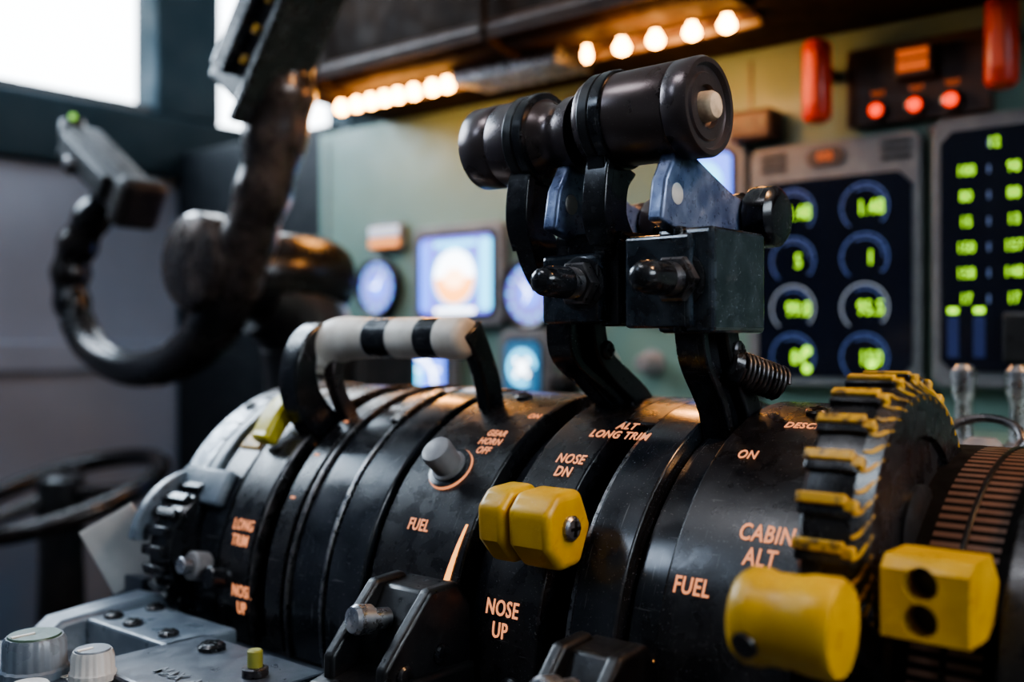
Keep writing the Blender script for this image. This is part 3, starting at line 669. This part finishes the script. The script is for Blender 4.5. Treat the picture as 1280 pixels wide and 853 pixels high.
box('clip_spring',(-0.675,0.445,0.232),(-0.590,0.455,0.250),M_black,YK,0.002,2,rot=rc,pivot=(-0.625,0.48,0.2385))
for k in range(4):
    box('clip_tab',(-0.66+k*0.024,0.4505,0.222),(-0.654+k*0.024,0.4545,0.226),M_yeld,YK,0.0005,1,rot=rc,pivot=(-0.625,0.48,0.2385))
box('clip_plate',(-0.700,0.450,0.206),(-0.570,0.500,0.214),M_black,YK,0.002,2,rot=rc,pivot=(-0.625,0.48,0.2385))
CC=empty('control_column')
tube('column_tube',[(-0.725,0.53,0.040),(-0.725,0.56,0.030),(-0.725,0.585,0.00),(-0.725,0.59,-0.08),(-0.725,0.60,-0.30),(-0.725,0.62,-1.0)],[0.034,0.038,0.042,0.038,0.036,0.040],M_blackm,CC,n=24)
lathe('column_head',(-0.722,0.505,0.055),(0,1,0),[(0,0.028),(0.01,0.034),(0.05,0.037),(0.09,0.037),(0.105,0.032),(0.11,0.02)],M_yoke,CC)
box('column_shroud',(-0.775,0.60,-0.30),(-0.68,0.68,0.0),M_dpanel,CC,0.012)

TL=empty('nosewheel_tiller')
cT=Vector((-1.06,0.53,-0.16)); 
n=[];
for i in range(0,25):
    a=2*math.pi*i/24
    n.append(cT+Vector((math.cos(a)*0.10,math.sin(a)*0.10,math.sin(a)*0.03)))
tube('tiller_rim',n,[0.010]*len(n),M_yoke,TL,n=12,sub=3)
for a in (20,140,260):
    tube('tiller_spoke',[cT,cT+Vector((math.cos(rad(a))*0.05,math.sin(rad(a))*0.05,math.sin(rad(a))*0.015)),cT+Vector((math.cos(rad(a))*0.10,math.sin(rad(a))*0.10,math.sin(rad(a))*0.03))],[0.010,0.007,0.008],M_yoke,TL,n=10)
lathe('tiller_hub',cT-Vector((0,0,0.30)),(0,0,1),[(0,0.03),(0.24,0.022),(0.28,0.024),(0.315,0.024),(0.32,0.018)],M_blackm,TL)
box('tiller_console',(-1.29,0.40,-1.0),(-1.00,0.80,-0.44),M_dpanel,TL,0.01)

CD=empty('checklist_card')
rcd=Matrix.Rotation(rad(40),3,'Z')@Matrix.Rotation(rad(-30),3,'Y')
box('card',(-0.556,0.304,-0.136),(-0.522,0.306,-0.096),M_kw,CD,0.0005,1,rot=rcd)
box('card_holder',(-0.552,0.305,-0.225),(-0.520,0.312,-0.130),M_pgrey,CD,0.001)

TG=empty('toggle_switch_row')
for xx,yy in [(-0.178,0.60),(-0.150,0.60),(-0.122,0.60)]:
    lathe('toggle',(xx,yy,-0.062),(0,0,1),[(0,0.008),(0.006,0.008),(0.008,0.005),(0.028,0.0045),(0.034,0.0065),(0.046,0.0065),(0.049,0.004)],M_steel,TG,n=24)
    cyl('toggle_base',(xx,yy,-0.062),(xx,yy,-0.058),0.011,M_dsteel,TG)
TP=empty('parking_brake_knob')
lathe('knob',(-0.395,0.56,-0.062),(0,0,1),[(0,0.010),(0.02,0.009),(0.03,0.012),(0.05,0.013),(0.056,0.009)],M_grey,TP)
PB=empty('pressurization_crank')
lathe('crank_knob',(-0.150,0.535,-0.062),(0,0,1),[(0,0.014),(0.004,0.014),(0.007,0.010),(0.012,0.009),(0.015,0.006)],M_grey,PB)
tube('crank_ring',[(-0.150+0.018*math.cos(rad(a)),0.535+0.008*math.sin(rad(a)),-0.048+0.010*math.sin(rad(a))) for a in range(0,361,30)],[0.0022]*13,M_dsteel,PB,n=10,sub=3)

# ------------------------------------------------------------------ room shell
fl=box('floor',(-1.34,-1.3,-1.03),(0.94,1.4,-1.0),M_floor)
ce=box('ceiling',(-1.34,-1.3,0.80),(0.94,1.4,0.83),M_ceil)
WL=empty('wall_left')
X0,X1=-1.34,-1.30
box('lower_lining',(X0,-1.3,-1.0),(X1,1.4,0.225),M_wall,WL)
box('lining_step',(X1,-1.3,-0.04),(X1+0.012,0.80,0.0),M_wall,WL,0.004)
box('sill',(X0,-1.3,0.225),(X1+0.025,1.4,0.31),M_frame,WL,0.006)
box('header',(X0,-1.3,0.70),(X1,1.4,0.80),M_frame,WL)
box('post_front',(X0,0.774,0.31),(X1+0.02,0.876,0.70),M_frame,WL,0.005)
box('post_far',(X0,1.12,0.31),(X1+0.02,1.40,0.70),M_frame,WL,0.005)
box('post_rear',(X0,-0.10,0.31),(X1+0.02,0.0,0.70),M_frame,WL)
box('rear_lining',(X0,-1.3,0.31),(X1,-0.10,0.70),M_wall,WL)
box('window_gasket',(X1,0.0,0.31),(X1+0.008,0.774,0.322),M_blackm,WL)
glassm=bpy.data.materials.new('window_glass'); glassm.use_nodes=True
nt=glassm.node_tree; nt.nodes.clear(); o_=nt.nodes.new('ShaderNodeOutputMaterial'); t_=nt.nodes.new('ShaderNodeBsdfTransparent'); t_.inputs[0].default_value=(0.96,0.98,1,1); nt.links.new(t_.outputs[0],o_.inputs[0])
box('window_1',(-1.322,0.0,0.31),(-1.318,0.774,0.70),glassm)
box('window_2',(-1.322,0.876,0.31),(-1.318,1.12,0.70),glassm)
WR=empty('wall_right')
box('lower_lining',(0.90,-1.3,-1.0),(0.94,1.4,0.30),M_wall,WR)
box('header',(0.90,-1.3,0.70),(0.94,1.4,0.80),M_frame,WR)
box('post_rear',(0.90,-1.3,0.30),(0.94,-0.2,0.70),M_frame,WR)
box('post_front',(0.90,0.78,0.30),(0.94,1.4,0.70),M_frame,WR)
box('window_3',(0.918,-0.2,0.30),(0.922,0.78,0.70),glassm)
WF=empty('wall_front')
box('lower_bulkhead',(-1.34,1.36,-1.0),(0.94,1.40,0.36),M_frame,WF)
box('header',(-1.34,1.36,0.72),(0.94,1.40,0.80),M_frame,WF)
for a,b in ((-1.34,-1.18),(-0.30,-0.18),(0.74,0.94)): box('windshield_post',(a,1.35,0.36),(b,1.40,0.72),M_frame,WF)
box('window_4',(-1.18,1.378,0.36),(-0.30,1.382,0.72),glassm)
box('window_5',(-0.18,1.378,0.36),(0.74,1.382,0.72),glassm)
box('wall_back',(-1.34,-1.34,-1.0),(0.94,-1.3,0.80),M_ceil)

# ------------------------------------------------------------------ lights
def area(name,loc,target,size,power,col,sy=None):
    l=bpy.data.lights.new(name,'AREA'); l.energy=power; l.color=col; l.size=size
    if sy: l.shape='RECTANGLE'; l.size_y=sy
    o=bpy.data.objects.new(name,l); COL.objects.link(o); o.location=loc
    o.rotation_euler=(Vector(target)-Vector(loc)).to_track_quat('-Z','Y').to_euler(); return o
area('window_daylight_left',(-1.27,0.38,0.50),(-0.3,0.35,-0.1),0.7,8,(0.66,0.82,1.0),0.36)
area('window_fill_right',(0.88,0.30,0.50),(-0.2,0.35,0.0),0.7,3.5,(0.66,0.82,1.0),0.34)  # fill added from the right to lift dark strips and housing faces
area('overhead_softbox',(-0.45,-0.05,0.78),(-0.33,0.35,-0.1),0.36,3.0,(0.92,0.93,1.0),0.18)  # unseen softbox added overhead for soft highlights on knobs and drum
area('side_wall_fill',(-0.75,-0.3,0.60),(-1.3,0.4,-0.1),0.2,2.2,(0.66,0.80,1.0),0.2)  # fill added to brighten and cool the left wall, no fixture there
area('warm_fill',(0.30,0.55,0.70),(-0.2,0.5,0.0),0.10,4.8,(1.0,0.52,0.22))  # added warm lamp without a fixture, gives the drum orange reflections
def pt(name,loc,p,col,r=0.02):
    l=bpy.data.lights.new(name,'POINT'); l.energy=p; l.color=col; l.shadow_soft_size=r
    o=bpy.data.objects.new(name,l); COL.objects.link(o); o.location=loc
pt('floodlight_glow_left',(-0.745,0.69,0.215),0.50,(1.0,0.42,0.12))
pt('floodlight_glow_right',(-0.445,0.69,0.215),0.80,(1.0,0.42,0.12))
w=bpy.data.worlds.new('overcast_sky'); sc.world=w; w.use_nodes=True
bg=w.node_tree.nodes['Background']; bg.inputs[0].default_value=(0.92,0.97,1.0,1); bg.inputs[1].default_value=9.0
try: sc.view_settings.look='AgX - Medium High Contrast'
except Exception: pass

# ------------------------------------------------------------------ camera
cam=bpy.data.cameras.new('camera'); co=bpy.data.objects.new('camera',cam); COL.objects.link(co)
co.location=(0,0,0); co.rotation_euler=(rad(90),0,rad(40))
cam.sensor_width=36; cam.lens=36*1300/1280; cam.clip_start=0.01
cam.dof.use_dof=True; cam.dof.focus_distance=0.415; cam.dof.aperture_fstop=5.0
sc.camera=co
for o in list(COL.objects):
    if o.parent is None: o.location.z+=1.0
